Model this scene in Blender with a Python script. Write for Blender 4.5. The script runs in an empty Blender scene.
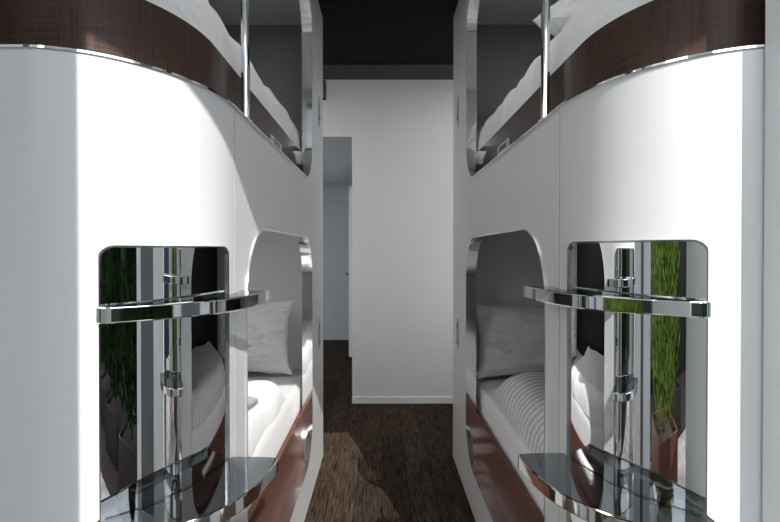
import bpy, bmesh, math, random
from mathutils import Vector, Matrix, noise
C = bpy.context.scene.collection
PI = math.pi
random.seed(7)

# ------------------------------------------------------------------ materials
def new_mat(name):
    m = bpy.data.materials.new(name); m.use_nodes = True
    nt = m.node_tree
    return m, nt, nt.nodes, nt.links, nt.nodes['Principled BSDF']

def pmat(name, col, rough=.5, metal=0., coat=0., spec=.5, bump=None, vary=None, sheen=0.):
    """principled material; bump=(scale,strength,stretch) noise bump; vary=(scale,amount) slight colour mottling"""
    m, nt, N, L, b = new_mat(name)
    b.inputs['Base Color'].default_value = (*col, 1)
    b.inputs['Roughness'].default_value = rough
    b.inputs['Metallic'].default_value = metal
    b.inputs['Coat Weight'].default_value = coat
    b.inputs['Coat Roughness'].default_value = .06
    b.inputs['Specular IOR Level'].default_value = spec
    b.inputs['Sheen Weight'].default_value = sheen
    tc = N.new('ShaderNodeTexCoord')
    if vary:
        n = N.new('ShaderNodeTexNoise'); n.inputs['Scale'].default_value = vary[0]; n.inputs['Detail'].default_value = 4
        L.new(tc.outputs['Object'], n.inputs['Vector'])
        r = N.new('ShaderNodeValToRGB')
        a = vary[1]
        r.color_ramp.elements[0].color = (*[c*(1-a) for c in col], 1); r.color_ramp.elements[0].position = .3
        r.color_ramp.elements[1].color = (*[min(1, c*(1+a)) for c in col], 1); r.color_ramp.elements[1].position = .7
        L.new(n.outputs['Fac'], r.inputs['Fac']); L.new(r.outputs['Color'], b.inputs['Base Color'])
    if bump:
        mp = N.new('ShaderNodeMapping'); mp.inputs['Scale'].default_value = bump[2]
        n = N.new('ShaderNodeTexNoise'); n.inputs['Scale'].default_value = bump[0]; n.inputs['Detail'].default_value = 5
        bp = N.new('ShaderNodeBump'); bp.inputs['Strength'].default_value = bump[1]; bp.inputs['Distance'].default_value = .01
        L.new(tc.outputs['Object'], mp.inputs['Vector']); L.new(mp.outputs['Vector'], n.inputs['Vector'])
        L.new(n.outputs['Fac'], bp.inputs['Height']); L.new(bp.outputs['Normal'], b.inputs['Normal'])
    return m

def weave_mat(name='brown_woven_laminate', rough=.3, c0=(.030, .019, .0155, 1), c1=(.075, .045, .036, 1)):
    m, nt, N, L, b = new_mat(name)
    tc = N.new('ShaderNodeTexCoord')
    out = []
    for sc in ((6, 6, 420), (260, 260, 5)):
        mp = N.new('ShaderNodeMapping'); mp.inputs['Scale'].default_value = sc
        n = N.new('ShaderNodeTexNoise'); n.inputs['Scale'].default_value = 1.5; n.inputs['Detail'].default_value = 3
        L.new(tc.outputs['Object'], mp.inputs['Vector']); L.new(mp.outputs['Vector'], n.inputs['Vector']); out.append(n)
    mx = N.new('ShaderNodeMath'); mx.operation = 'ADD'
    L.new(out[0].outputs['Fac'], mx.inputs[0]); L.new(out[1].outputs['Fac'], mx.inputs[1])
    r = N.new('ShaderNodeValToRGB')
    r.color_ramp.elements[0].position = .7; r.color_ramp.elements[0].color = c0
    r.color_ramp.elements[1].position = 1.25; r.color_ramp.elements[1].color = c1
    L.new(mx.outputs[0], r.inputs['Fac']); L.new(r.outputs['Color'], b.inputs['Base Color'])
    b.inputs['Roughness'].default_value = rough; b.inputs['Specular IOR Level'].default_value = .10
    return m

def floor_mat():
    m, nt, N, L, b = new_mat('dark_plank_floor')
    tc = N.new('ShaderNodeTexCoord')
    mp = N.new('ShaderNodeMapping'); mp.inputs['Rotation'].default_value = (0, 0, PI/2)
    L.new(tc.outputs['Object'], mp.inputs['Vector'])
    br = N.new('ShaderNodeTexBrick'); br.inputs['Scale'].default_value = 1
    br.inputs['Brick Width'].default_value = 1.25; br.inputs['Row Height'].default_value = .13
    br.inputs['Mortar Size'].default_value = .0018; br.inputs['Bias'].default_value = 0
    br.inputs['Color1'].default_value = (.75, .75, .75, 1); br.inputs['Color2'].default_value = (1.15, 1.1, 1.05, 1)
    br.inputs['Mortar'].default_value = (.25, .25, .25, 1)
    L.new(mp.outputs['Vector'], br.inputs['Vector'])
    mp2 = N.new('ShaderNodeMapping'); mp2.inputs['Scale'].default_value = (75, 5.5, 1)
    L.new(tc.outputs['Object'], mp2.inputs['Vector'])
    n = N.new('ShaderNodeTexNoise'); n.inputs['Scale'].default_value = 1.6; n.inputs['Detail'].default_value = 8; n.inputs['Distortion'].default_value = .9
    L.new(mp2.outputs['Vector'], n.inputs['Vector'])
    r = N.new('ShaderNodeValToRGB')
    r.color_ramp.elements[0].position = .33; r.color_ramp.elements[0].color = (.013, .0105, .0095, 1)
    r.color_ramp.elements[1].position = .68; r.color_ramp.elements[1].color = (.084, .059, .043, 1)
    L.new(n.outputs['Fac'], r.inputs['Fac'])
    mx = N.new('ShaderNodeMix'); mx.data_type = 'RGBA'; mx.blend_type = 'MULTIPLY'; mx.inputs[0].default_value = 1
    L.new(r.outputs['Color'], mx.inputs[6]); L.new(br.outputs['Color'], mx.inputs[7])
    L.new(mx.outputs[2], b.inputs['Base Color'])
    b.inputs['Roughness'].default_value = .6; b.inputs['Specular IOR Level'].default_value = .02
    bp = N.new('ShaderNodeBump'); bp.inputs['Strength'].default_value = .25; bp.inputs['Distance'].default_value = .004
    L.new(n.outputs['Fac'], bp.inputs['Height']); L.new(bp.outputs['Normal'], b.inputs['Normal'])
    return m

def linen_mat(name, stripe, strength=.22, scale=14, dist=.010):
    """white cotton; satin stripes run across the bed every `stripe` metres (0 = plain)"""
    m, nt, N, L, b = new_mat(name)
    b.inputs['Roughness'].default_value = .75; b.inputs['Sheen Weight'].default_value = .15
    tc = N.new('ShaderNodeTexCoord')
    n = N.new('ShaderNodeTexNoise'); n.inputs['Scale'].default_value = scale; n.inputs['Distortion'].default_value = .6; n.inputs['Detail'].default_value = 5
    L.new(tc.outputs['Object'], n.inputs['Vector'])
    bp = N.new('ShaderNodeBump'); bp.inputs['Strength'].default_value = strength; bp.inputs['Distance'].default_value = dist
    if stripe:
        w = N.new('ShaderNodeTexWave'); w.wave_type = 'BANDS'; w.bands_direction = 'Y'; w.wave_profile = 'SIN'
        w.inputs['Scale'].default_value = .314/stripe; w.inputs['Distortion'].default_value = .6
        w.inputs['Detail'].default_value = 1; w.inputs['Detail Scale'].default_value = .4
        L.new(tc.outputs['Object'], w.inputs['Vector'])
        r = N.new('ShaderNodeValToRGB')
        r.color_ramp.elements[0].position = .35; r.color_ramp.elements[0].color = (.56, .56, .57, 1)
        r.color_ramp.elements[1].position = .65; r.color_ramp.elements[1].color = (.86, .86, .865, 1)
        L.new(w.outputs['Fac'], r.inputs['Fac']); L.new(r.outputs['Color'], b.inputs['Base Color'])
        a = N.new('ShaderNodeMath'); a.operation = 'MULTIPLY_ADD'; a.inputs[1].default_value = .35
        L.new(w.outputs['Fac'], a.inputs[0]); L.new(n.outputs['Fac'], a.inputs[2]); L.new(a.outputs[0], bp.inputs['Height'])
    else:
        b.inputs['Base Color'].default_value = (.86, .86, .865, 1)
        L.new(n.outputs['Fac'], bp.inputs['Height'])
    L.new(bp.outputs['Normal'], b.inputs['Normal'])
    return m

def glass_mat(name, tint):
    """thin clear glass: Fresnel reflection over straight transmission"""
    m, nt, N, L, b = new_mat(name)
    N.remove(b)
    out = N['Material Output']
    fr = N.new('ShaderNodeFresnel'); fr.inputs['IOR'].default_value = 1.5
    t = N.new('ShaderNodeBsdfTransparent'); t.inputs['Color'].default_value = (*tint, 1)
    g = N.new('ShaderNodeBsdfGlossy'); g.inputs['Roughness'].default_value = .01
    mx = N.new('ShaderNodeMixShader')
    ge = N.new('ShaderNodeNewGeometry'); mi = N.new('ShaderNodeMapRange')   # same index met from either side
    mi.inputs['To Min'].default_value = 1.5; mi.inputs['To Max'].default_value = 1/1.5
    L.new(ge.outputs['Backfacing'], mi.inputs['Value']); L.new(mi.outputs[0], fr.inputs['IOR'])
    L.new(fr.outputs[0], mx.inputs[0]); L.new(t.outputs[0], mx.inputs[1]); L.new(g.outputs[0], mx.inputs[2])
    L.new(mx.outputs[0], out.inputs['Surface'])
    return m

def fill_light_mat():  # glow of the added fill lights
    m, nt, N, L, b = new_mat('fill_light_diffuser')
    b.inputs['Emission Color'].default_value = (1, .98, .95, 1); b.inputs['Emission Strength'].default_value = 4
    return m

def leaf_mat(name, c1, c2):
    m, nt, N, L, b = new_mat(name)
    tc = N.new('ShaderNodeTexCoord')
    n = N.new('ShaderNodeTexNoise'); n.inputs['Scale'].default_value = 16
    L.new(tc.outputs['Object'], n.inputs['Vector'])
    r = N.new('ShaderNodeValToRGB')
    r.color_ramp.elements[0].position = .35; r.color_ramp.elements[0].color = (*c1, 1)
    r.color_ramp.elements[1].position = .65; r.color_ramp.elements[1].color = (*c2, 1)
    L.new(n.outputs['Fac'], r.inputs['Fac'])
    d = N.new('ShaderNodeBsdfDiffuse'); t = N.new('ShaderNodeBsdfTranslucent'); mx = N.new('ShaderNodeMixShader')
    mx.inputs[0].default_value = .45
    L.new(r.outputs['Color'], d.inputs['Color']); L.new(r.outputs['Color'], t.inputs['Color'])
    L.new(d.outputs[0], mx.inputs[1]); L.new(t.outputs[0], mx.inputs[2])
    N.remove(b); L.new(mx.outputs[0], N['Material Output'].inputs['Surface'])
    return m

M = dict(
    shell=pmat('white_gloss_shell', (.74, .74, .74), .36, coat=.12),
    inner=pmat('pale_grey_lining', (.80, .795, .79), .5), inner_shaded=pmat('shaded_grey_green_lining', (.30, .30, .275), .45),  # second lining is darker: the upper bunk's shade put into its colour
    chrome=pmat('chrome', (.86, .87, .89), .06, metal=1),
    mirror=pmat('mirror_glass', (.80, .81, .82), .012, metal=1),
    brown=weave_mat(), brown_sunlit=weave_mat('sunlit_brown_laminate', .5, (.08, .034, .024, 1), (.16, .072, .052, 1)),  # lower rail lighter and redder: sunlight put into the laminate colour
    steel=pmat('brushed_steel_plate', (.55, .55, .54), .4, metal=.6),
    ink=pmat('dark_print', (.02, .02, .02), .6),
    cover=pmat('pale_grey_cover', (.42, .43, .43), .4),
    glass=glass_mat('clear_step_glass', (.55, .58, .60)),
    pane=glass_mat('window_glass', (.97, .98, .98)),
    wall=pmat('painted_white_wall', (.73, .75, .76), .7, bump=(120, .06, (1, 1, 1))),
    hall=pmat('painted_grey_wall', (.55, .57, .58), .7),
    trimw=pmat('white_trim_paint', (.82, .83, .84), .4),
    ceil=pmat('black_ceiling_paint', (.004, .004, .004), .8, spec=.15),
    ceilt=pmat('charcoal_trim', (.03, .03, .03), .6),
    floor=floor_mat(),
    frame=pmat('window_frame_paint', (.82, .83, .84), .45),
    dark=pmat('black_plastic', (.02, .02, .022), .4),
    linen=linen_mat('white_cotton', 0),
    crumple=linen_mat('crumpled_white_cotton', 0, .75, 7, .03),
    stripe=linen_mat('striped_white_cotton', .042),
    sheet=linen_mat('white_sheet', 0),
    deck=pmat('weathered_deck', (.42, .38, .34), .7, vary=(6, .4)),
    planter=pmat('rust_brown_planter', (.16, .06, .04), .55, vary=(5, .25)),
    soil=pmat('soil', (.03, .02, .015), .95, bump=(30, .6, (1, 1, 1))),
    bark=pmat('bark', (.09, .055, .035), .9, bump=(30, .5, (1, 1, .2))),
    leaf=leaf_mat('conifer_leaf', (.03, .07, .012), (.30, .42, .08)),
    leafd=leaf_mat('backlit_dark_leaf', (.008, .018, .008), (.03, .06, .02)),  # darker leaf copy, its backlit shade put into the colour
    seal=pmat('grey_door_panel', (.16, .165, .17), .5),
    joint=pmat('joint_filler', (.40, .40, .40), .6),
    rim=pmat('satin_metal_rim', (.38, .385, .39), .25, metal=1), planterd=pmat('black_brown_planter', (.022, .015, .013), .6),
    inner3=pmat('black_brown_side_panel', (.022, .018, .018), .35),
    lamp=fill_light_mat(),
    facade=pmat('dark_facade', (.012, .012, .012), .6),
)

# ------------------------------------------------------------------ helpers
def link(o, parent=None):
    C.objects.link(o)
    if parent: o.parent = parent
    return o

def obj(name, bm, mat, parent=None, smooth=None):
    bmesh.ops.recalc_face_normals(bm, faces=bm.faces)
    me = bpy.data.meshes.new(name); bm.to_mesh(me); bm.free()
    me.materials.append(mat)
    if smooth is not None:
        for p in me.polygons: p.use_smooth = True
        me.set_sharp_from_angle(angle=math.radians(smooth))
    return link(bpy.data.objects.new(name, me), parent)

def tag(o, label, cat, group=None):
    o['label'] = label; o['category'] = cat
    if group: o['group'] = group
    return o

def empty(name, loc, label, cat, group=None):
    o = bpy.data.objects.new(name, None); o.location = loc; o.empty_display_size = .1
    link(o); return tag(o, label, cat, group)

def add_box(bm, a, b, bev=0):
    x0, y0, z0 = a; x1, y1, z1 = b
    r = bmesh.ops.create_cube(bm, size=1)
    bmesh.ops.scale(bm, vec=(x1-x0, y1-y0, z1-z0), verts=r['verts'])
    bmesh.ops.translate(bm, vec=((x0+x1)/2, (y0+y1)/2, (z0+z1)/2), verts=r['verts'])
    if bev:
        es = list({e for v in r['verts'] for e in v.link_edges})
        bmesh.ops.bevel(bm, geom=es, offset=bev, segments=2, affect='EDGES', profile=.5)

def box(name, a, b, mat, parent=None, bev=0):
    bm = bmesh.new(); add_box(bm, [min(p, q) for p, q in zip(a, b)], [max(p, q) for p, q in zip(a, b)], bev)
    return obj(name, bm, mat, parent)

def struct(name, a, b, mat, parent=None):
    o = box(name, a, b, mat, parent); o['kind'] = 'structure'; return o

def add_loft(bm, rings, close_ring=True, close_path=False, caps=True):
    vs = [[bm.verts.new(p) for p in r] for r in rings]
    n = len(vs[0]); m = len(vs)
    for i in range(m if close_path else m-1):
        A, B = vs[i], vs[(i+1) % m]
        for j in range(n if close_ring else n-1):
            k = (j+1) % n
            bm.faces.new((A[j], A[k], B[k], B[j]))
    if caps and not close_path and close_ring:
        bm.faces.new(vs[0][::-1]); bm.faces.new(vs[-1])
    return vs

def add_tube(bm, p0, p1, r0, r1=None, n=16):
    p0, p1 = Vector(p0), Vector(p1); r1 = r0 if r1 is None else r1
    d = (p1-p0).normalized(); u = d.orthogonal().normalized(); v = d.cross(u)
    add_loft(bm, [[p+(u*math.cos(2*PI*i/n)+v*math.sin(2*PI*i/n))*r for i in range(n)] for p, r in ((p0, r0), (p1, r1))])

def fbm(p, o=4): return noise.fractal(Vector(p), 1.0, 2.0, o)

# ------------------------------------------------------------------ pod geometry
# local frame of a pod: o = towards the aisle (0 at the wall face), d = along the aisle, z = up
FRONT, END, WID = .79, 2.80, 1.05
EA, EB, EO, ED = .25, .33, -.25, 1.12       # rounded corner: ellipse half axes and centre

def prof(inset=0., d_end=END, o_out=-WID, nf=5, ne=44):
    """outer profile from the front's outer end round the corner to the far end: (o, d, n_o, n_d)"""
    P = []
    for i in range(nf):
        P.append((o_out+(EO-o_out)*i/nf, FRONT, 0., -1.))
    for i in range(ne+1):
        f = -PI/2+PI/2*i/ne
        o, d = EO+EA*math.cos(f), ED+EB*math.sin(f)
        n = Vector((math.cos(f)/EA, math.sin(f)/EB)).normalized()
        P.append((o, d, n.x, n.y))
    P.append((0., d_end, 1., 0.))
    return [(o-no*inset, d-nd*inset, no, nd) for o, d, no, nd in P]

def o_edge(d, inset):
    """aisle-side edge of the profile (inset) at distance d"""
    if d >= ED: return -inset
    best = None
    P = prof(inset)
    for a, b in zip(P[5:], P[6:]):
        if a[1] <= d <= b[1]:
            t = (d-a[1])/max(1e-9, b[1]-a[1]); return a[0]+(b[0]-a[0])*t
    return -.3

def fine_path(d0, d1, n):
    """dense points on the outer profile from depth d0 (on the corner) to d1"""
    f0 = math.asin(max(-1, (d0-ED)/EB)); P = []
    if d1 <= ED: f1 = math.asin((d1-ED)/EB)
    else: f1 = 0.
    for i in range(n+1):
        f = f0+(f1-f0)*i/n
        nn = Vector((math.cos(f)/EA, math.sin(f)/EB)).normalized()
        P.append((EO+EA*math.cos(f), ED+EB*math.sin(f), nn.x, nn.y))
    if d1 > ED: P.append((0., d1, 1., 0.))
    return P

class Pod:
    def __init__(s, side, x):
        s.side, s.x, s.dy = side, x, (.004 if side < 0 else 0.)
    def w(s, o, d, z):                      # to the place
        return Vector((s.x-s.side*o, d+s.dy, z))

LIP, TOP2 = 1.535, 2.42
LOW0, LOW1 = .20, 1.265
DN, DF = 1.21, 2.35

def rrect(d0, d1, z0, z1, rn, rf, n=14):
    """rounded rectangle in (d, z); radius rn at the near corners, rf at the far corners"""
    P = []
    for cx, cz, r, a0 in ((d1-rf, z0+rf, rf, -90), (d1-rf, z1-rf, rf, 0), (d0+rn, z1-rn, rn, 90), (d0+rn, z0+rn, rn, 180)):
        if r == 0: P.append((cx, cz)); continue
        for i in range(n+1):
            a = math.radians(a0+90*i/n); P.append((cx+r*math.cos(a), cz+r*math.sin(a)))
    return P

def make_shell(pod, root):
    w = pod.w
    out = [(o, d) for o, d, _, _ in prof()] + [(-WID, END)]
    t = .042
    inn = [(max(o, -WID+t) if o < -WID+t else o, d) for o, d, _, _ in prof(t, END-t)] + [(-WID+t, END-t)]
    # straight wall of the inner ring stops short of the end wall
    bm = bmesh.new()
    R = []
    for ring in (out, inn):
        R.append([[bm.verts.new(w(o, d, z)) for o, d in ring] for z in (0., 2.555)])
    n = len(out)
    for i in range(n):
        j = (i+1) % n
        (ob, ot), (ib, it) = R
        bm.faces.new((ob[i], ob[j], ot[j], ot[i])); bm.faces.new((ib[j], ib[i], it[i], it[j]))
        bm.faces.new((ob[j], ob[i], ib[i], ib[j])); bm.faces.new((ot[i], ot[j], it[j], it[i]))
    shell = obj('outer_shell', bm, M['shell'], root)
    cuts = []
    for outline, o0, o1 in ((rrect(DN, DF, LOW0, LOW1, .20, .20), -.3, .12),
                            (rrect(.3, DF, LIP, TOP2, 0, .18), -.93, .12)):
        b = bmesh.new()
        add_loft(b, [[w(o, d, z) for d, z in outline] for o in (o0, o1)])
        cuts.append(obj('cutter', b, M['shell']))
    for c in cuts:
        md = shell.modifiers.new('cut', 'BOOLEAN'); md.object = c; md.operation = 'DIFFERENCE'; md.solver = 'EXACT'
    dg = bpy.context.evaluated_depsgraph_get()
    me = bpy.data.meshes.new_from_object(shell.evaluated_get(dg))
    shell.modifiers.clear()
    old = shell.data; shell.data = me; bpy.data.meshes.remove(old)
    for c in cuts:
        m_ = c.data; bpy.data.objects.remove(c); bpy.data.meshes.remove(m_)
    for p in me.polygons: p.use_smooth = True
    me.set_sharp_from_angle(angle=math.radians(25))
    return shell

def trim_low(pod, root):
    w = pod.w
    out = rrect(DN, DF, LOW0, LOW1, .20, .20)
    inn = rrect(DN+.004, DF-.004, LOW0+.004, LOW1-.004, .196, .196)
    bm = bmesh.new()
    add_loft(bm, [[w(.004, *a), w(.004, *b), w(-.046, *b), w(-.046, *a)] for a, b in zip(out, inn)], close_path=True)
    return obj('chrome_trim', bm, M['chrome'], root, 40)

def trim_up(pod, root):
    """chrome ledge under the upper rail, round the corner and up the far edge of the upper opening"""
    w = pod.w; bm = bmesh.new(); rings = []
    r = .18
    P = [p for p in prof(0, DF-r, -.93)]
    for o, d, no, nd in P:
        a, b = (o+no*.004, d+nd*.004), (o-no*.046, d-nd*.046)
        rings.append([w(*a, LIP), w(*a, LIP+.004), w(*b, LIP+.004), w(*b, LIP)])
    arcs = [(DF-r, LIP+r, -90, 0), (DF-r, TOP2-r, 0, 90)]
    for cd, cz, a0, a1 in arcs:
        for i in range(0 if a0 == 0 else 1, 15):
            a = math.radians(a0+(a1-a0)*i/14); c, s_ = math.cos(a), math.sin(a)
            p, q = (cd+r*c, cz+r*s_), (cd+(r-.004)*c, cz+(r-.004)*s_)
            rings.append([w(.004, *p), w(.004, *q), w(-.046, *q), w(-.046, *p)])
    add_loft(bm, rings)
    return obj('chrome_trim', bm, M['chrome'], root, 40)

def strip_prism(pod, pts_in, pts_out, z0, z1, name, mat, root, smooth=30):
    w = pod.w; bm = bmesh.new()
    add_loft(bm, [[w(*a, z0), w(*b, z0), w(*b, z1), w(*a, z1)] for a, b in zip(pts_in, pts_out)])
    return obj(name, bm, mat, root, smooth)

def make_mirror(pod, root, dz):
    w = pod.w
    P = fine_path(.8215, 1.062, 60)
    S = [0.]
    for a, b in zip(P, P[1:]): S.append(S[-1]+math.hypot(b[0]-a[0], b[1]-a[1]))
    L = S[-1]; zt, zb, r = 1.208+dz, .16, .024
    def at(s):
        s = min(max(s, 0), L)
        for i in range(len(S)-1):
            if S[i+1] >= s:
                t = (s-S[i])/(S[i+1]-S[i]); a, b = P[i], P[i+1]
                return [a[k]+(b[k]-a[k])*t for k in range(4)]
        return P[-1]
    def hgt(s):
        e = min(s, L-s)
        return r-math.sqrt(max(0, r*r-(r-e)**2)) if e < r else 0.
    ss = sorted(set([0, L]+[L*i/60 for i in range(61)]+[r*(1-math.cos(PI/2*i/10)) for i in range(11)]+[L-r*(1-math.cos(PI/2*i/10)) for i in range(11)]))
    bm = bmesh.new()
    rings = []
    for s in ss:
        o, d, no, nd = at(s); h = hgt(s)
        a, b = (o+no*.005, d+nd*.005), (o+no*.0005, d+nd*.0005)
        rings.append([w(*a, zb+h), w(*a, zt-h), w(*b, zt-h), w(*b, zb+h)])
    add_loft(bm, rings)
    mir = obj('mirror', bm, M['mirror'], root, 30)
    # chrome edge
    Q = []
    n = 10
    def arc(cs, cz, a0):
        for i in range(n+1):
            a = math.radians(a0+90*i/n); Q.append((cs+r*math.cos(a), cz+r*math.sin(a)))
    arc(L-r, zt-r, 0)
    for i in range(1, 40): Q.append((L-r-(L-2*r)*i/40, zt))
    arc(r, zt-r, 90); arc(r, zb+r, 180)
    for i in range(1, 40): Q.append((r+(L-2*r)*i/40, zb))
    arc(L-r, zb+r, 270)
    cs, cz = L/2, (zt+zb)/2
    bm = bmesh.new(); rings = []
    m_ = len(Q)
    for i in range(m_):
        s, z = Q[i]; a, b = Q[i-1], Q[(i+1) % m_]
        t = Vector((b[0]-a[0], b[1]-a[1])).normalized(); nn = Vector((t.y, -t.x))
        ring = []
        for off, lift in ((.002, .0005), (.002, .010), (-.002, .010), (-.002, .0005)):
            s2, z2 = s+nn.x*off, z+nn.y*off
            o, d, no, nd = at(s2)
            ring.append(w(o+no*lift, d+nd*lift, z2))
        rings.append(ring)
    add_loft(bm, rings, close_path=True)
    obj('mirror_frame', bm, M['rim'], mir, 40)

def bez(P, n=10):
    """Catmull-Rom through 2-D points"""
    out = []
    for i in range(len(P)-1):
        p0 = P[max(i-1, 0)]; p1 = P[i]; p2 = P[i+1]; p3 = P[min(i+2, len(P)-1)]
        for k in range(n):
            t = k/n
            out.append(tuple(.5*((2*b)+(-a+c)*t+(2*a-5*b+4*c-d)*t*t+(-a+3*b-3*c+d)*t**3) for a, b, c, d in zip(p0, p1, p2, p3)))
    out.append(P[-1]); return out

UPPER_EDGE = [(-.004, 1.165), (.045, 1.165), (.066, 1.155), (.070, 1.135), (.058, 1.03), (.030, .935), (-.035, .860), (-.100, .812), (-.124, .803), (-.134, .806), (-.138, .826)]
LOWER_EDGE = [(.008, 1.072), (.085, 1.070), (.106, 1.062), (.110, 1.04), (.092, .93), (.055, .855), (.0, .800), (-.06, .773), (-.112, .760), (-.133, .764), (-.138, .780), (-.139, .826)]

def make_step(pod, root, edge, ztop, thick, d_wall):
    w = pod.w
    E = bez(edge, 8)
    # back edge follows the corner, just proud of the mirror
    i0 = [p for p in fine_path(.8265, 1.12, 40) if p[1] <= d_wall]
    back = [(p[0]+p[2]*.009, p[1]+p[3]*.009) for p in i0]
    poly = E + back
    # outward normals of the edge curve
    NN = []
    for i in range(len(E)):
        a, b = E[max(i-1, 0)], E[min(i+1, len(E)-1)]
        t = Vector((b[0]-a[0], b[1]-a[1])).normalized(); NN.append(Vector((-t.y, t.x)))
    cen = Vector((-.1, 1.0))
    NN = [n if n.dot(Vector(e)-cen) > 0 else -n for n, e in zip(NN, E)]
    step = bpy.data.objects.new('step', None); step.empty_display_size = .05; link(step, root)
    bm = bmesh.new()
    inner = [(e[0]+n.x*.001, e[1]+n.y*.001) for e, n in zip(E, NN)]
    pl = inner + back
    vb = [bm.verts.new(w(*p, ztop-.009)) for p in pl]; vt = [bm.verts.new(w(*p, ztop-.001)) for p in pl]
    bm.faces.new(vt); bm.faces.new(vb[::-1])
    for i in range(len(pl)):
        j = (i+1) % len(pl); bm.faces.new((vb[i], vb[j], vt[j], vt[i]))
    obj('glass_tread', bm, M['glass'], step)
    bm = bmesh.new()
    add_loft(bm, [[w(e[0]+n.x*.0015, e[1]+n.y*.0015, ztop-thick-.0012), w(e[0]+n.x*.0036, e[1]+n.y*.0036, ztop-thick), w(e[0]+n.x*.0042, e[1]+n.y*.0042, ztop-thick+.0016), w(e[0]+n.x*.0042, e[1]+n.y*.0042, ztop-.0016), w(e[0]+n.x*.0036, e[1]+n.y*.0036, ztop), w(e[0]+n.x*.0015, e[1]+n.y*.0015, ztop+.0012),
                   w(e[0]+n.x*.0012, e[1]+n.y*.0012, ztop), w(e[0]+n.x*.0012, e[1]+n.y*.0012, ztop-thick)] for e, n in list(zip(E, NN))[14:]])
    obj('edge_band', bm, M['chrome'], step, 15)
    return step

def oval_plate(pod, root, z, slot):
    w = pod.w; d0 = 2.615
    bm = bmesh.new(); n = 32
    add_loft(bm, [[w(h, d0+.03*k*math.cos(2*PI*i/n), z+.085*k*math.sin(2*PI*i/n)) for i in range(n)] for h, k in ((0, 1), (.003, 1), (.005, .93))])
    pl = obj('lock_plate', bm, M['cover'], root, 30)
    bm = bmesh.new()
    if slot == 'long':
        add_box(bm, *_sorted(w(.004, d0-.005, z-.045), w(.0062, d0+.005, z+.045)))
        for s in (-1, 1): add_tube(bm, w(.004, d0, z+s*.045), w(.0075, d0, z+s*.045), .011, n=14)
    else:
        add_box(bm, *_sorted(w(.004, d0-.0045, z-.03), w(.0062, d0+.0045, z+.05)))
        add_tube(bm, w(.004, d0, z-.035), w(.0075, d0, z-.035), .012, n=14)
    obj('keyhole', bm, M['dark'], pl)

def _sorted(a, b):
    return [min(p, q) for p, q in zip(a, b)], [max(p, q) for p, q in zip(a, b)]

def make_pod(side, x, label, dz, lamp):
    pod = Pod(side, x); w = pod.w
    root = empty('sleeping_pod', (0, 0, 0), label, 'bunk pod', 'sleeping pods along the aisle')
    make_shell(pod, root)
    trim_low(pod, root); trim_up(pod, root)
    # brown rails, recessed behind the openings
    A = prof(.047, 2.42, -.93); B = prof(.065, 2.42, -.93)
    strip_prism(pod, [p[:2] for p in B], [p[:2] for p in A], LIP-.03, 1.68, 'bed_rail', M['brown'], root)
    strip_prism(pod, [(-.065, 1.13), (-.065, 2.42)], [(-.047, 1.13), (-.047, 2.42)], .15, .405, 'bed_rail', M['brown_sunlit'], root)
    # bunk bases, roof
    base = [p[:2] for p in prof(.045, END-.045, -WID+.045)] + [(-WID+.045, END-.045)]
    for nm, z0, z1, mt in (('bunk_base', .10, .19, 'inner'), ('bunk_base', 1.42, 1.50, 'inner'), ('roof_panel', 2.49, 2.55, 'shell')):
        bm = bmesh.new(); add_loft(bm, [[w(*p, z) for p in base] for z in (z0, z1)]); obj(nm, bm, M[mt], root)
    # lining of the head end, in two boards with a fine joint, and of the far side
    for z0, z1, lm in ((.19, 1.42, 'inner'), (1.50, 2.49, 'inner_shaded')):
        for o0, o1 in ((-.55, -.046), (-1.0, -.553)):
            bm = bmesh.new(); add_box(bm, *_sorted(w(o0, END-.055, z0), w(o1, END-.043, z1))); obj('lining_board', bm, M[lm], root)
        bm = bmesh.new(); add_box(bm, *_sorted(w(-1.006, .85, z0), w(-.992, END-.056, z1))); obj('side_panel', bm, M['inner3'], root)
    # unseen fill light added to brighten the lower bunk, under its ceiling
    bl = box('bunk_fill_panel', w(-.60, 1.7, 1.395), w(-.52, 2.3, 1.419), M['lamp' if side < 0 else 'trimw'], root)
    l = bpy.data.lights.new('bunk_fill_light', 'AREA'); l.shape = 'RECTANGLE'; l.size = .08; l.size_y = .6; l.energy = lamp; l.color = (1, .98, .95)
    lo = bpy.data.objects.new('bunk_fill_light', l); lo.location = w(-.56, 2.0, 1.39); link(lo, root)
    make_mirror(pod, root, dz)
    make_step(pod, root, UPPER_EDGE, 1.105+dz, .026, 1.15)
    make_step(pod, root, LOWER_EDGE, .738+dz, .026, 1.075)
    bm = bmesh.new(); add_tube(bm, w(-.018, 1.276, LIP+.002), w(-.018, 1.276, TOP2), .0115, n=20)
    for z in (LIP+.004, TOP2-.012): add_tube(bm, w(-.018, 1.276, z), w(-.018, 1.276, z+.008), .018, n=20)
    obj('grab_pole', bm, M['chrome'], root, 40)
    oval_plate(pod, root, 1.96, 'short'); oval_plate(pod, root, .75, 'long')
    # small number plate on the upper rail, with worn print
    d0 = 1.745 if side > 0 else 1.69
    bm = bmesh.new(); add_box(bm, *_sorted(w(-.048, d0, 1.578), w(-.044, d0+.17, 1.612)), bev=.001)
    pl = obj('number_plate', bm, M['steel'], root)
    bm = bmesh.new()
    rows = (1.595,) if side > 0 else (1.602, 1.590)
    for z in rows:
        hgt = .008 if side > 0 else .0035
        for k in range(5):
            add_box(bm, *_sorted(w(-.0442, d0+.035+.021*k, z-hgt), w(-.0434, d0+.035+.021*k+.014, z+hgt)))
    obj('print', bm, M['ink'], pl)
    # fine vertical joint where the corner panel meets the side
    bm = bmesh.new(); add_box(bm, *_sorted(w(-.001, 1.1205, .0), w(.0006, 1.1225, LIP-.006))); obj('panel_joint', bm, M['joint'], root)
    return pod

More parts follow.
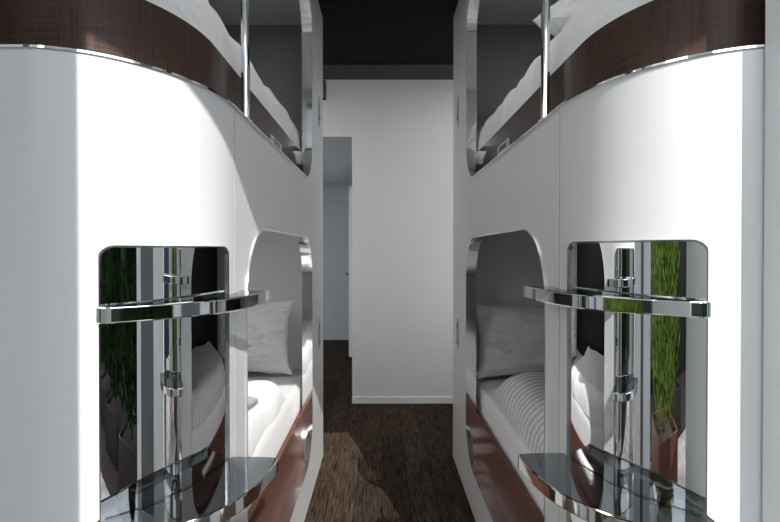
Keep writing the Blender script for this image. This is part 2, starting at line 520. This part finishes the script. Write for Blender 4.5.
# ------------------------------------------------------------------ bedding
def make_mattress(pod, z0, z1, label):
    w = pod.w
    base = [p[:2] for p in prof(.075, END-.06, -.985)] + [(-.985, END-.06)]
    c = Vector((-.5, 1.8))
    bm = bmesh.new()
    rings = []
    h = z1-z0
    for t, k in ((0, .03), (.06, .008), (.12, 0), (.86, 0), (.94, .008), (1, .03)):
        ring = []
        for o, d in base:
            v = Vector((o, d)); v = v-(v-c).normalized()*k
            ring.append(w(v.x, v.y, z0+h*t))
        rings.append(ring)
    add_loft(bm, rings)
    m = obj('mattress', bm, M['sheet'], None, 50)
    return tag(m, label, 'mattress', 'mattresses in the bunks')

def make_duvet(pod, d0, d1, o_in, inset, zb, h, seed, mat, label, wr=.02, end_round=.1, edge_round=.1, lumps=.03, zf=None, eo=None, fold=0.):
    """puffed-up duvet; zb bottom, h thickness; its aisle edge follows the pod profile"""
    w = pod.w; bm = bmesh.new()
    NU, NV = 90, 150
    top, bot = [], []
    for j in range(NV+1):
        v = j/NV; d = d0+(d1-d0)*v
        rt, rb = [], []
        for i in range(NU+1):
            u = i/NU
            oe = eo(d) if eo else o_edge(d, inset)
            oe += .014*fbm((d*3.1, seed, .3), 3)
            o = o_in+(oe-o_in)*u
            # distance to the edges -> rounded section
            e1 = (oe-o)/edge_round; e2 = (d-d0)/end_round; e3 = (d1-d)/end_round
            f = 1.
            for e in (e1, e2, e3):
                if e < 1: f *= math.sqrt(max(0, 1-(1-e)**2))
            hh = h
            n1 = fbm((o*2.2+seed, d*2.0, seed*1.7), 3)
            q = fbm((o*5+seed*3, d*3.2+o*2, 5.1), 4)
            ridge = 1-abs(q)*2.2
            if fold:                              # long soft creases running slantwise over the edge
                g = fbm((d*4.2-o*3.0+.5*n1, o*1.1+seed, 7.7), 2)
                hh += fold*(1-min(1, abs(g)*3.2))-fold*.4
            top_z = zb + f*(hh + lumps*n1 + wr*max(-1, ridge)) + (zf(o, d) if zf else 0)
            bz = zb + (zf(o, d) if zf else 0) - .35*h*0
            mid = zb+.5*h
            rt.append(w(o, d, max(top_z, bz+.001)))
            rb.append(w(o, d, bz))
        top.append([bm.verts.new(p) for p in rt]); bot.append([bm.verts.new(p) for p in rb])
    for j in range(NV):
        for i in range(NU):
            bm.faces.new((top[j][i], top[j][i+1], top[j+1][i+1], top[j+1][i]))
            bm.faces.new((bot[j][i], bot[j+1][i], bot[j+1][i+1], bot[j][i+1]))
    for j in range(NV):
        bm.faces.new((top[j][0], top[j+1][0], bot[j+1][0], bot[j][0]))
        bm.faces.new((top[j][NU], bot[j][NU], bot[j+1][NU], top[j+1][NU]))
    for i in range(NU):
        bm.faces.new((top[0][i], bot[0][i], bot[0][i+1], top[0][i+1]))
        bm.faces.new((top[NV][i], top[NV][i+1], bot[NV][i+1], bot[NV][i]))
    o = obj('duvet', bm, mat, None, 60)
    return tag(o, label, 'duvet', 'duvets on the bunks')

def make_pillow(pod, cen, W, H, T, tilt, yaw, seed, mat, label):
    """cen = (o, d, z); W along o, H up the leaning side, T thickness"""
    bm = bmesh.new(); n = 44
    sh = []
    for s in (1, -1):
        g = []
        for j in range(n+1):
            r = []
            for i in range(n+1):
                u, v = 2*i/n-1, 2*j/n-1
                pin = 1-.10*(1-abs(v)**2)*abs(u)**3; pin2 = 1-.10*(1-abs(u)**2)*abs(v)**3
                t = (max(0, 1-abs(u)**2.6)*max(0, 1-abs(v)**2.6))**.55
                x, y = u*pin*W/2, v*pin2*H/2
                wv = fbm((u*1.6+seed, v*1.6, s*2.), 4)
                wr = (1-abs(fbm((u*1.4+v*2.0+seed, v*3.2-u*1.2, s*5.)))*2.6)*.013
                z = s*T/2*t*(1+.25*wv)+t*wr*s
                cr = fbm((v*5.5+.8*fbm((u*1.5, v*1.5, seed), 2), u*.7+seed, 3.3), 2)
                z -= s*.016*max(0, 1-abs(cr)*6)*min(1, t*2)*(.35+.65*abs(u))
                x += .006*fbm((u*2, v*4, seed+3)); y += .008*fbm((u*4, v*2, seed+8))
                r.append((x, y, z))
            g.append(r)
        sh.append(g)
    R = Matrix.Rotation(yaw, 3, 'Z') @ Matrix.Rotation(PI/2-tilt, 3, 'X')
    vv = {}
    def V(s, i, j):
        edge = i in (0, n) or j in (0, n)
        k = (0 if edge else s, i, j)
        if k not in vv:
            p = Vector(sh[s][j][i])
            if edge: p.z = 0
            p = R @ p
            # local x runs along o (mirrored for the left pod by w)
            vv[k] = bm.verts.new(pod.w(cen[0]+p.x, cen[1]+p.y, cen[2]+p.z))
        return vv[k]
    for s in (0, 1):
        for j in range(n):
            for i in range(n):
                f = (V(s, i, j), V(s, i+1, j), V(s, i+1, j+1), V(s, i, j+1))
                bm.faces.new(f if s == 0 else f[::-1])
    o = obj('pillow', bm, mat, None, 70)
    return tag(o, label, 'pillow', 'pillows in the bunks')

XL, XR = -.345, .415
left = make_pod(-1, XL, 'white two-bunk sleeping pod on the left, sunlit corner with curved mirror and glass steps', 0., .8)
right = make_pod(1, XR, 'white two-bunk sleeping pod on the right, its curved mirror reflecting a green conifer', .01, .16)

# lower bunks
make_mattress(left, .195, .53, 'white sheeted mattress in the lower left bunk, partly sunlit')
make_mattress(right, .195, .515, 'white sheeted mattress in the lower right bunk, in shade')
make_pillow(left, (-.435, 2.58, .735), .60, .40, .17, math.radians(16), .05, 2.3, M['linen'], 'white pillow propped at the head of the lower left bunk')
make_pillow(right, (-.39, 2.59, .72), .62, .40, .18, math.radians(16), -.04, 5.9, M['linen'], 'white pillow propped at the head of the lower right bunk')
make_duvet(left, 1.02, 2.16, -.93, .12, .532, .10, 3.1, M['linen'], 'white duvet folded on the lower left bunk in direct sun', wr=.006, end_round=.09, edge_round=.09, lumps=.02, eo=lambda d: -.088)
make_duvet(right, .98, 2.30, -.93, .1, .517, .13, 8.4, M['stripe'], 'white satin-striped duvet rolled up on the lower right bunk', wr=.004, end_round=.14, edge_round=.14, lumps=.02, eo=lambda d: -.085-.05*max(0, (d-1.4))/.9)
# upper bunks
make_mattress(left, 1.505, 1.675, 'white mattress beneath the crumpled duvet of the upper left bunk')
make_mattress(right, 1.505, 1.675, 'white mattress beneath the crumpled duvet of the upper right bunk')
make_duvet(left, .87, 2.64, -.93, .055, 1.684, .16, 1.2, M['crumple'], 'crumpled white duvet bulging over the rail of the upper left bunk', wr=.018, end_round=.07, edge_round=.075, lumps=.018, fold=.016)
make_duvet(right, .87, 2.64, -.93, .055, 1.684, .16, 4.6, M['crumple'], 'crumpled white duvet bulging over the rail of the upper right bunk', wr=.018, end_round=.07, edge_round=.075, lumps=.018, fold=.016)
make_pillow(right, (-.39, 1.66, 2.012), .50, .40, .15, math.radians(66), .12, 9.7, M['linen'], 'white pillow lying on the duvet of the upper right bunk behind the pole')

# ------------------------------------------------------------------ the room
struct('floor', (-2.5, .25, -.06), (2.6, 6.9, 0), M['floor'])
BACK = 3.78
# back wall right of the doorway, and above it
bm = bmesh.new()
add_box(bm, (-.236, BACK, 0), (1.7, BACK+.09, 2.546)); add_box(bm, (-1.05, BACK, 2.098), (-.236, BACK+.09, 2.546)); add_box(bm, (-1.6, BACK, 0), (-1.05, BACK+.09, 2.546))
o = obj('wall_back', bm, M['wall']); o['kind'] = 'structure'
struct('baseboard_back', (-.236, BACK-.012, 0), (1.48, BACK, .05), M['trimw'])
struct('ceiling', (-2.5, .25, 2.557), (2.6, BACK+.09, 2.62), M['ceil'])
struct('trim_1', (-1.4, 3.49, 2.545), (1.47, BACK-.001, 2.557), M['ceilt'])
struct('wall_left', (-1.50, .80, 0), (-1.405, BACK, 2.557), M['wall'])
struct('wall_right', (1.475, .80, 0), (1.57, BACK, 2.557), M['wall'])
# room behind the doorway
struct('hall_wall_back', (-2.4, 6.47, 0), (.6, 6.55, 2.1), M['hall'])
struct('hall_cornice', (-2.4, 6.44, 1.87), (-.2, 6.469, 2.05), M['hall'])
struct('hall_wall_right', (-.236, BACK+.091, 0), (-.15, 6.47, 2.1), M['hall'])
struct('hall_wall_left', (-2.4, BACK+.091, 0), (-2.3, 6.47, 2.1), M['hall'])
struct('hall_ceiling', (-2.4, BACK+.091, 2.098), (.6, 6.55, 2.16), M['wall'])
# open door leaf seen edge-on in there
dr = struct('door_1', (-.372, 5.36, .015), (-.335, 6.1, 1.92), M['trimw'])
bm = bmesh.new()
add_tube(bm, (-.372, 5.43, .94), (-.405, 5.43, .94), .009); add_tube(bm, (-.400, 5.43, .94), (-.400, 5.54, .94), .008)
obj('door_handle', bm, M['dark'], dr, 40)
box('strike_plate', (-.37, 5.352, 1.52), (-.338, 5.3599, 1.60), M['trimw'], dr)
bm = bmesh.new(); add_tube(bm, (-.40, 5.30, 0), (-.40, 5.30, .05), .018, .014)
tag(obj('door_stop', bm, M['dark'], None, 40), 'small black door stop on the floor by the far white door', 'door stop')
# vent grille high on the back wall
vent = empty('air_vent', (-.52, BACK, 2.46), 'small black slatted air vent high on the back wall', 'vent')
bm = bmesh.new()
for a, b in (((-.08, -.012, -.075), (.08, 0, -.065)), ((-.08, -.012, .065), (.08, 0, .075)), ((-.08, -.012, -.065), (-.07, 0, .065)), ((.07, -.012, -.065), (.08, 0, .065))): add_box(bm, a, b)
obj('frame', bm, M['dark'], vent)
bm = bmesh.new()
for k in range(8): add_box(bm, (-.07, -.008, -.062+k*.016), (.07, -.001, -.054+k*.016))
obj('slats', bm, M['dark'], vent)

# the entrance: jambs either side of the open doorway, the door leaf folded back, glazing beyond, a canopy and its pillar
struct('wall_front_right', (.627, .71, 0), (.80, .788, 2.557), M['frame'])
struct('wall_front_left', (-.80, .69, 0), (-.655, .788, 2.557), M['frame'])
struct('trim_2', (-.78, .64, 0), (-.668, .69, 2.557), M['seal'])
struct('trim_3', (-.80, .52, 0), (-.655, .64, 2.557), M['frame'])
leaf = bpy.data.objects.new('door_2', None); link(leaf); leaf['kind'] = 'structure'
bm = bmesh.new()
for a, b in (((.775, .26, .01), (.82, .345, 2.3)), ((.775, .60, .01), (.82, .70, 2.3)), ((.775, .345, .01), (.82, .60, .09)), ((.775, .345, 2.21), (.82, .60, 2.3))): add_box(bm, a, b)
obj('door_frame', bm, M['frame'], leaf)
box('door_panel', (.79, .345, .09), (.808, .60, 2.21), M['seal'], leaf)
for k, (a, b) in enumerate(((-2.5, -.80), (.80, 2.6))):
    wr = bpy.data.objects.new('window_%d' % (k+1), None); link(wr); wr['kind'] = 'structure'
    bm = bmesh.new()
    for p, q in (((a, .56, 0), (b, .62, .07)), ((a, .56, 2.45), (b, .62, 2.557)), ((a, .56, .07), (a+.06, .62, 2.45)), ((b-.06, .56, .07), (b, .62, 2.45))): add_box(bm, p, q)
    obj('window_frame', bm, M['frame'], wr)
    box('pane', (a+.06, .585, .07), (b-.06, .592, 2.45), M['pane'], wr)
struct('canopy', (-4, -.61, 2.60), (4, .80, 2.76), M['frame'])
struct('pillar', (-.86, -.58, -.04), (-.118, -.50, 2.60), M['frame'])

# ------------------------------------------------------------------ terrace outside
struct('terrace_floor', (-5, -4, -.1), (5, .25, -.04), M['deck'])
def conifer(x, y, h, r, seed, mat, label, n=3600, pl='planter'):
    rnd = random.Random(seed)
    root = empty('potted_conifer', (x, y, -.04), label, 'potted shrub', 'conifers in planters on the terrace')
    bm = bmesh.new()
    a, t, H = .27, .025, .31
    for p, q in (((-a, -a, 0), (a, -a+t, H)), ((-a, a-t, 0), (a, a, H)), ((-a, -a+t, 0), (-a+t, a-t, H)), ((a-t, -a+t, 0), (a, a-t, H)), ((-a+t, -a+t, 0), (a-t, a-t, .05))): add_box(bm, p, q)
    obj('planter_box', bm, M[pl], root)
    box('soil', (-a+t, -a+t, .05), (a-t, a-t, H-.04), M['soil'], root)
    bm = bmesh.new(); add_tube(bm, (0, 0, H-.1), (0, 0, H+h*.8), .022, .006, 8); obj('trunk', bm, M['bark'], root, 40)
    bm = bmesh.new()
    for _ in range(n):
        v = rnd.random()**.85; z = H+.03+h*v
        rr = r*(.72+.28*min(1, v*4))*(1-v**2.6)*rnd.uniform(.3, 1.08)*(1+.35*noise.noise(Vector((v*7, seed, 0))))
        an = rnd.uniform(0, 2*PI)
        c = Vector((rr*math.cos(an), rr*math.sin(an), z))
        up = Vector((math.cos(an)*.55+rnd.uniform(-.4, .4), math.sin(an)*.55+rnd.uniform(-.4, .4), 1)).normalized()
        sd = up.cross(Vector((math.cos(an), math.sin(an), .3))).normalized()
        L_, W_ = rnd.uniform(.05, .12), rnd.uniform(.008, .018)
        f = up.cross(sd)*.006
        pts = [c, c+up*L_*.5+sd*W_+f, c+up*L_, c+up*L_*.5-sd*W_-f]
        vs = [bm.verts.new(p) for p in pts]; bm.faces.new(vs[:3]); bm.faces.new((vs[0], vs[2], vs[3]))
    obj('foliage', bm, mat, root)
    return root
for k, (x, y, h, r, mt, lb) in enumerate([
    (-1.27, -.08, 1.75, .38, 'leaf', 'green conifer in a rust-brown planter, the one mirrored in the right pod'),
    (-1.95, -.75, 1.5, .3, 'leafd', 'dark conifer in a planter beside the terrace wall, left of the pillar'),
    (1.15, -.08, 1.3, .28, 'leafd', 'dark conifer in a planter nearest the folded-back door leaf'),
    (1.34, -.83, 1.4, .28, 'leafd', 'dark conifer in a planter, middle of the three right of the entrance'),
    (1.52, -1.52, 1.6, .28, 'leafd', 'dark conifer in a planter, farthest out of the three right of the entrance'),
]): conifer(x, y, h, r, 11+k, M[mt], lb, pl='planter' if mt == 'leaf' else 'planterd')
struct('dark_ground', (.76, -3.3, -.04), (3.4, .2, -.025), M['soil'])  # invented dark ground, added so the mirrors show no bright deck
struct('dark_ground_left', (-3.0, -3.3, -.04), (-1.62, .2, -.025), M['soil'])  # likewise invented, darkens the deck mirrored on this side
struct('terrace_wall', (-3.0, -3.4, -.1), (5, -3.3, 2.3), M['facade'])
struct('terrace_wall_left', (-3.1, -3.4, -.1), (-3.0, .5, 2.3), M['facade'])
struct('terrace_wall_right', (3.4, -3.3, -.1), (3.5, .5, 2.3), M['facade'])

# ------------------------------------------------------------------ unseen fill lights added to brighten the aisle, corridor and hall
def ceiling_fill_light(x, y, sx, sy, power, label):
    r = empty('ceiling_fill_light', (x, y, 2.557), label, 'added fill light', 'added ceiling fill lights')
    bm = bmesh.new()
    for a, b in (((-sx/2-.02, -sy/2-.02, -.035), (sx/2+.02, -sy/2, 0)), ((-sx/2-.02, sy/2, -.035), (sx/2+.02, sy/2+.02, 0)), ((-sx/2-.02, -sy/2, -.035), (-sx/2, sy/2, 0)), ((sx/2, -sy/2, -.035), (sx/2+.02, sy/2, 0))): add_box(bm, a, b)
    obj('frame', bm, M['trimw'], r)
    box('diffuser', (-sx/2, -sy/2, -.025), (sx/2, sy/2, -.005), M['lamp'], r)
    l = bpy.data.lights.new('lamp', 'AREA'); l.shape = 'RECTANGLE'; l.size = sx; l.size_y = sy; l.energy = power; l.color = (1, .98, .95)
    lo = bpy.data.objects.new('lamp', l); lo.location = (0, 0, -.03); link(lo, r)
ceiling_fill_light(.03, 1.5, .12, 1.2, 1.9, 'added unseen fill light over the aisle between the pods')
ceiling_fill_light(.85, 3.02, .2, .3, 3.4, 'added unseen fill light in the corridor behind the right pod')
ceiling_fill_light(-.80, 3.02, .2, .3, 2.4, 'added unseen fill light in the corridor behind the left pod')
ceiling_fill_light(-1.3, 5.0, .2, .6, 1.3, 'added unseen fill light in the room beyond the doorway')
bpy.data.objects['ceiling_fill_light.003'].location.z = 2.098

def wall_fill_light(x, z, power, label):  # unseen lights added behind the pods to brighten the lower back wall
    r = empty('wall_fill_light', (x, END, z), label, 'wall lamp', 'added fill lights on the backs of the pods')
    bm = bmesh.new(); add_box(bm, (-.05, 0, -.16), (.05, .018, .16), .004); obj('back_plate', bm, M['chrome'], r)
    bm = bmesh.new(); add_box(bm, (-.035, .018, -.14), (.035, .07, .14), .012); obj('shade', bm, M['lamp'], r)
    l = bpy.data.lights.new('lamp', 'AREA'); l.shape = 'RECTANGLE'; l.size = .07; l.size_y = .28; l.energy = power; l.color = (1, .98, .95)
    lo = bpy.data.objects.new('lamp', l); lo.location = (0, .075, 0); lo.rotation_euler = (PI/2, 0, 0); link(lo, r)
wall_fill_light(1.0, .95, 2.0, 'added unseen fill light on the back of the right pod, in the corridor')
wall_fill_light(-.93, .95, 1.5, 'added unseen fill light on the back of the left pod, in the corridor')

# ------------------------------------------------------------------ light, sky, camera
W = bpy.data.worlds.new('sky'); bpy.context.scene.world = W; W.use_nodes = True
nt = W.node_tree; bg = nt.nodes['Background']
bg.inputs['Color'].default_value = (.86, .93, 1.0, 1); bg.inputs['Strength'].default_value = 3.6
S = bpy.data.lights.new('sun', 'SUN'); S.energy = 5.6; S.angle = math.radians(.45); S.color = (1, .97, .93)
so = bpy.data.objects.new('sun', S); C.objects.link(so)
so.rotation_euler = Vector((-.30, 1, -.69)).to_track_quat('-Z', 'Y').to_euler()
so.location = (2, -4, 5)

cam = bpy.data.cameras.new('camera'); co = bpy.data.objects.new('camera', cam); C.objects.link(co)
F = 480.
pitch = .45
cam.sensor_width = 36; cam.lens = 36*F/780; cam.clip_start = .02
co.location = (0, 0, 1.2); co.rotation_euler = (PI/2-math.radians(pitch), 0, 0)
cam.shift_x = (390-382)/780
cam.shift_y = -(10-F*math.tan(math.radians(pitch)))/780
sc = bpy.context.scene
sc.camera = co
sc.view_settings.view_transform = 'Standard'; sc.view_settings.look = 'None'
sc.view_settings.gamma = 1; sc.view_settings.exposure = .12
sc.view_settings.use_curve_mapping = False
sc.cycles.max_bounces = 14; sc.cycles.diffuse_bounces = 6; sc.cycles.glossy_bounces = 10; sc.cycles.transparent_max_bounces = 16
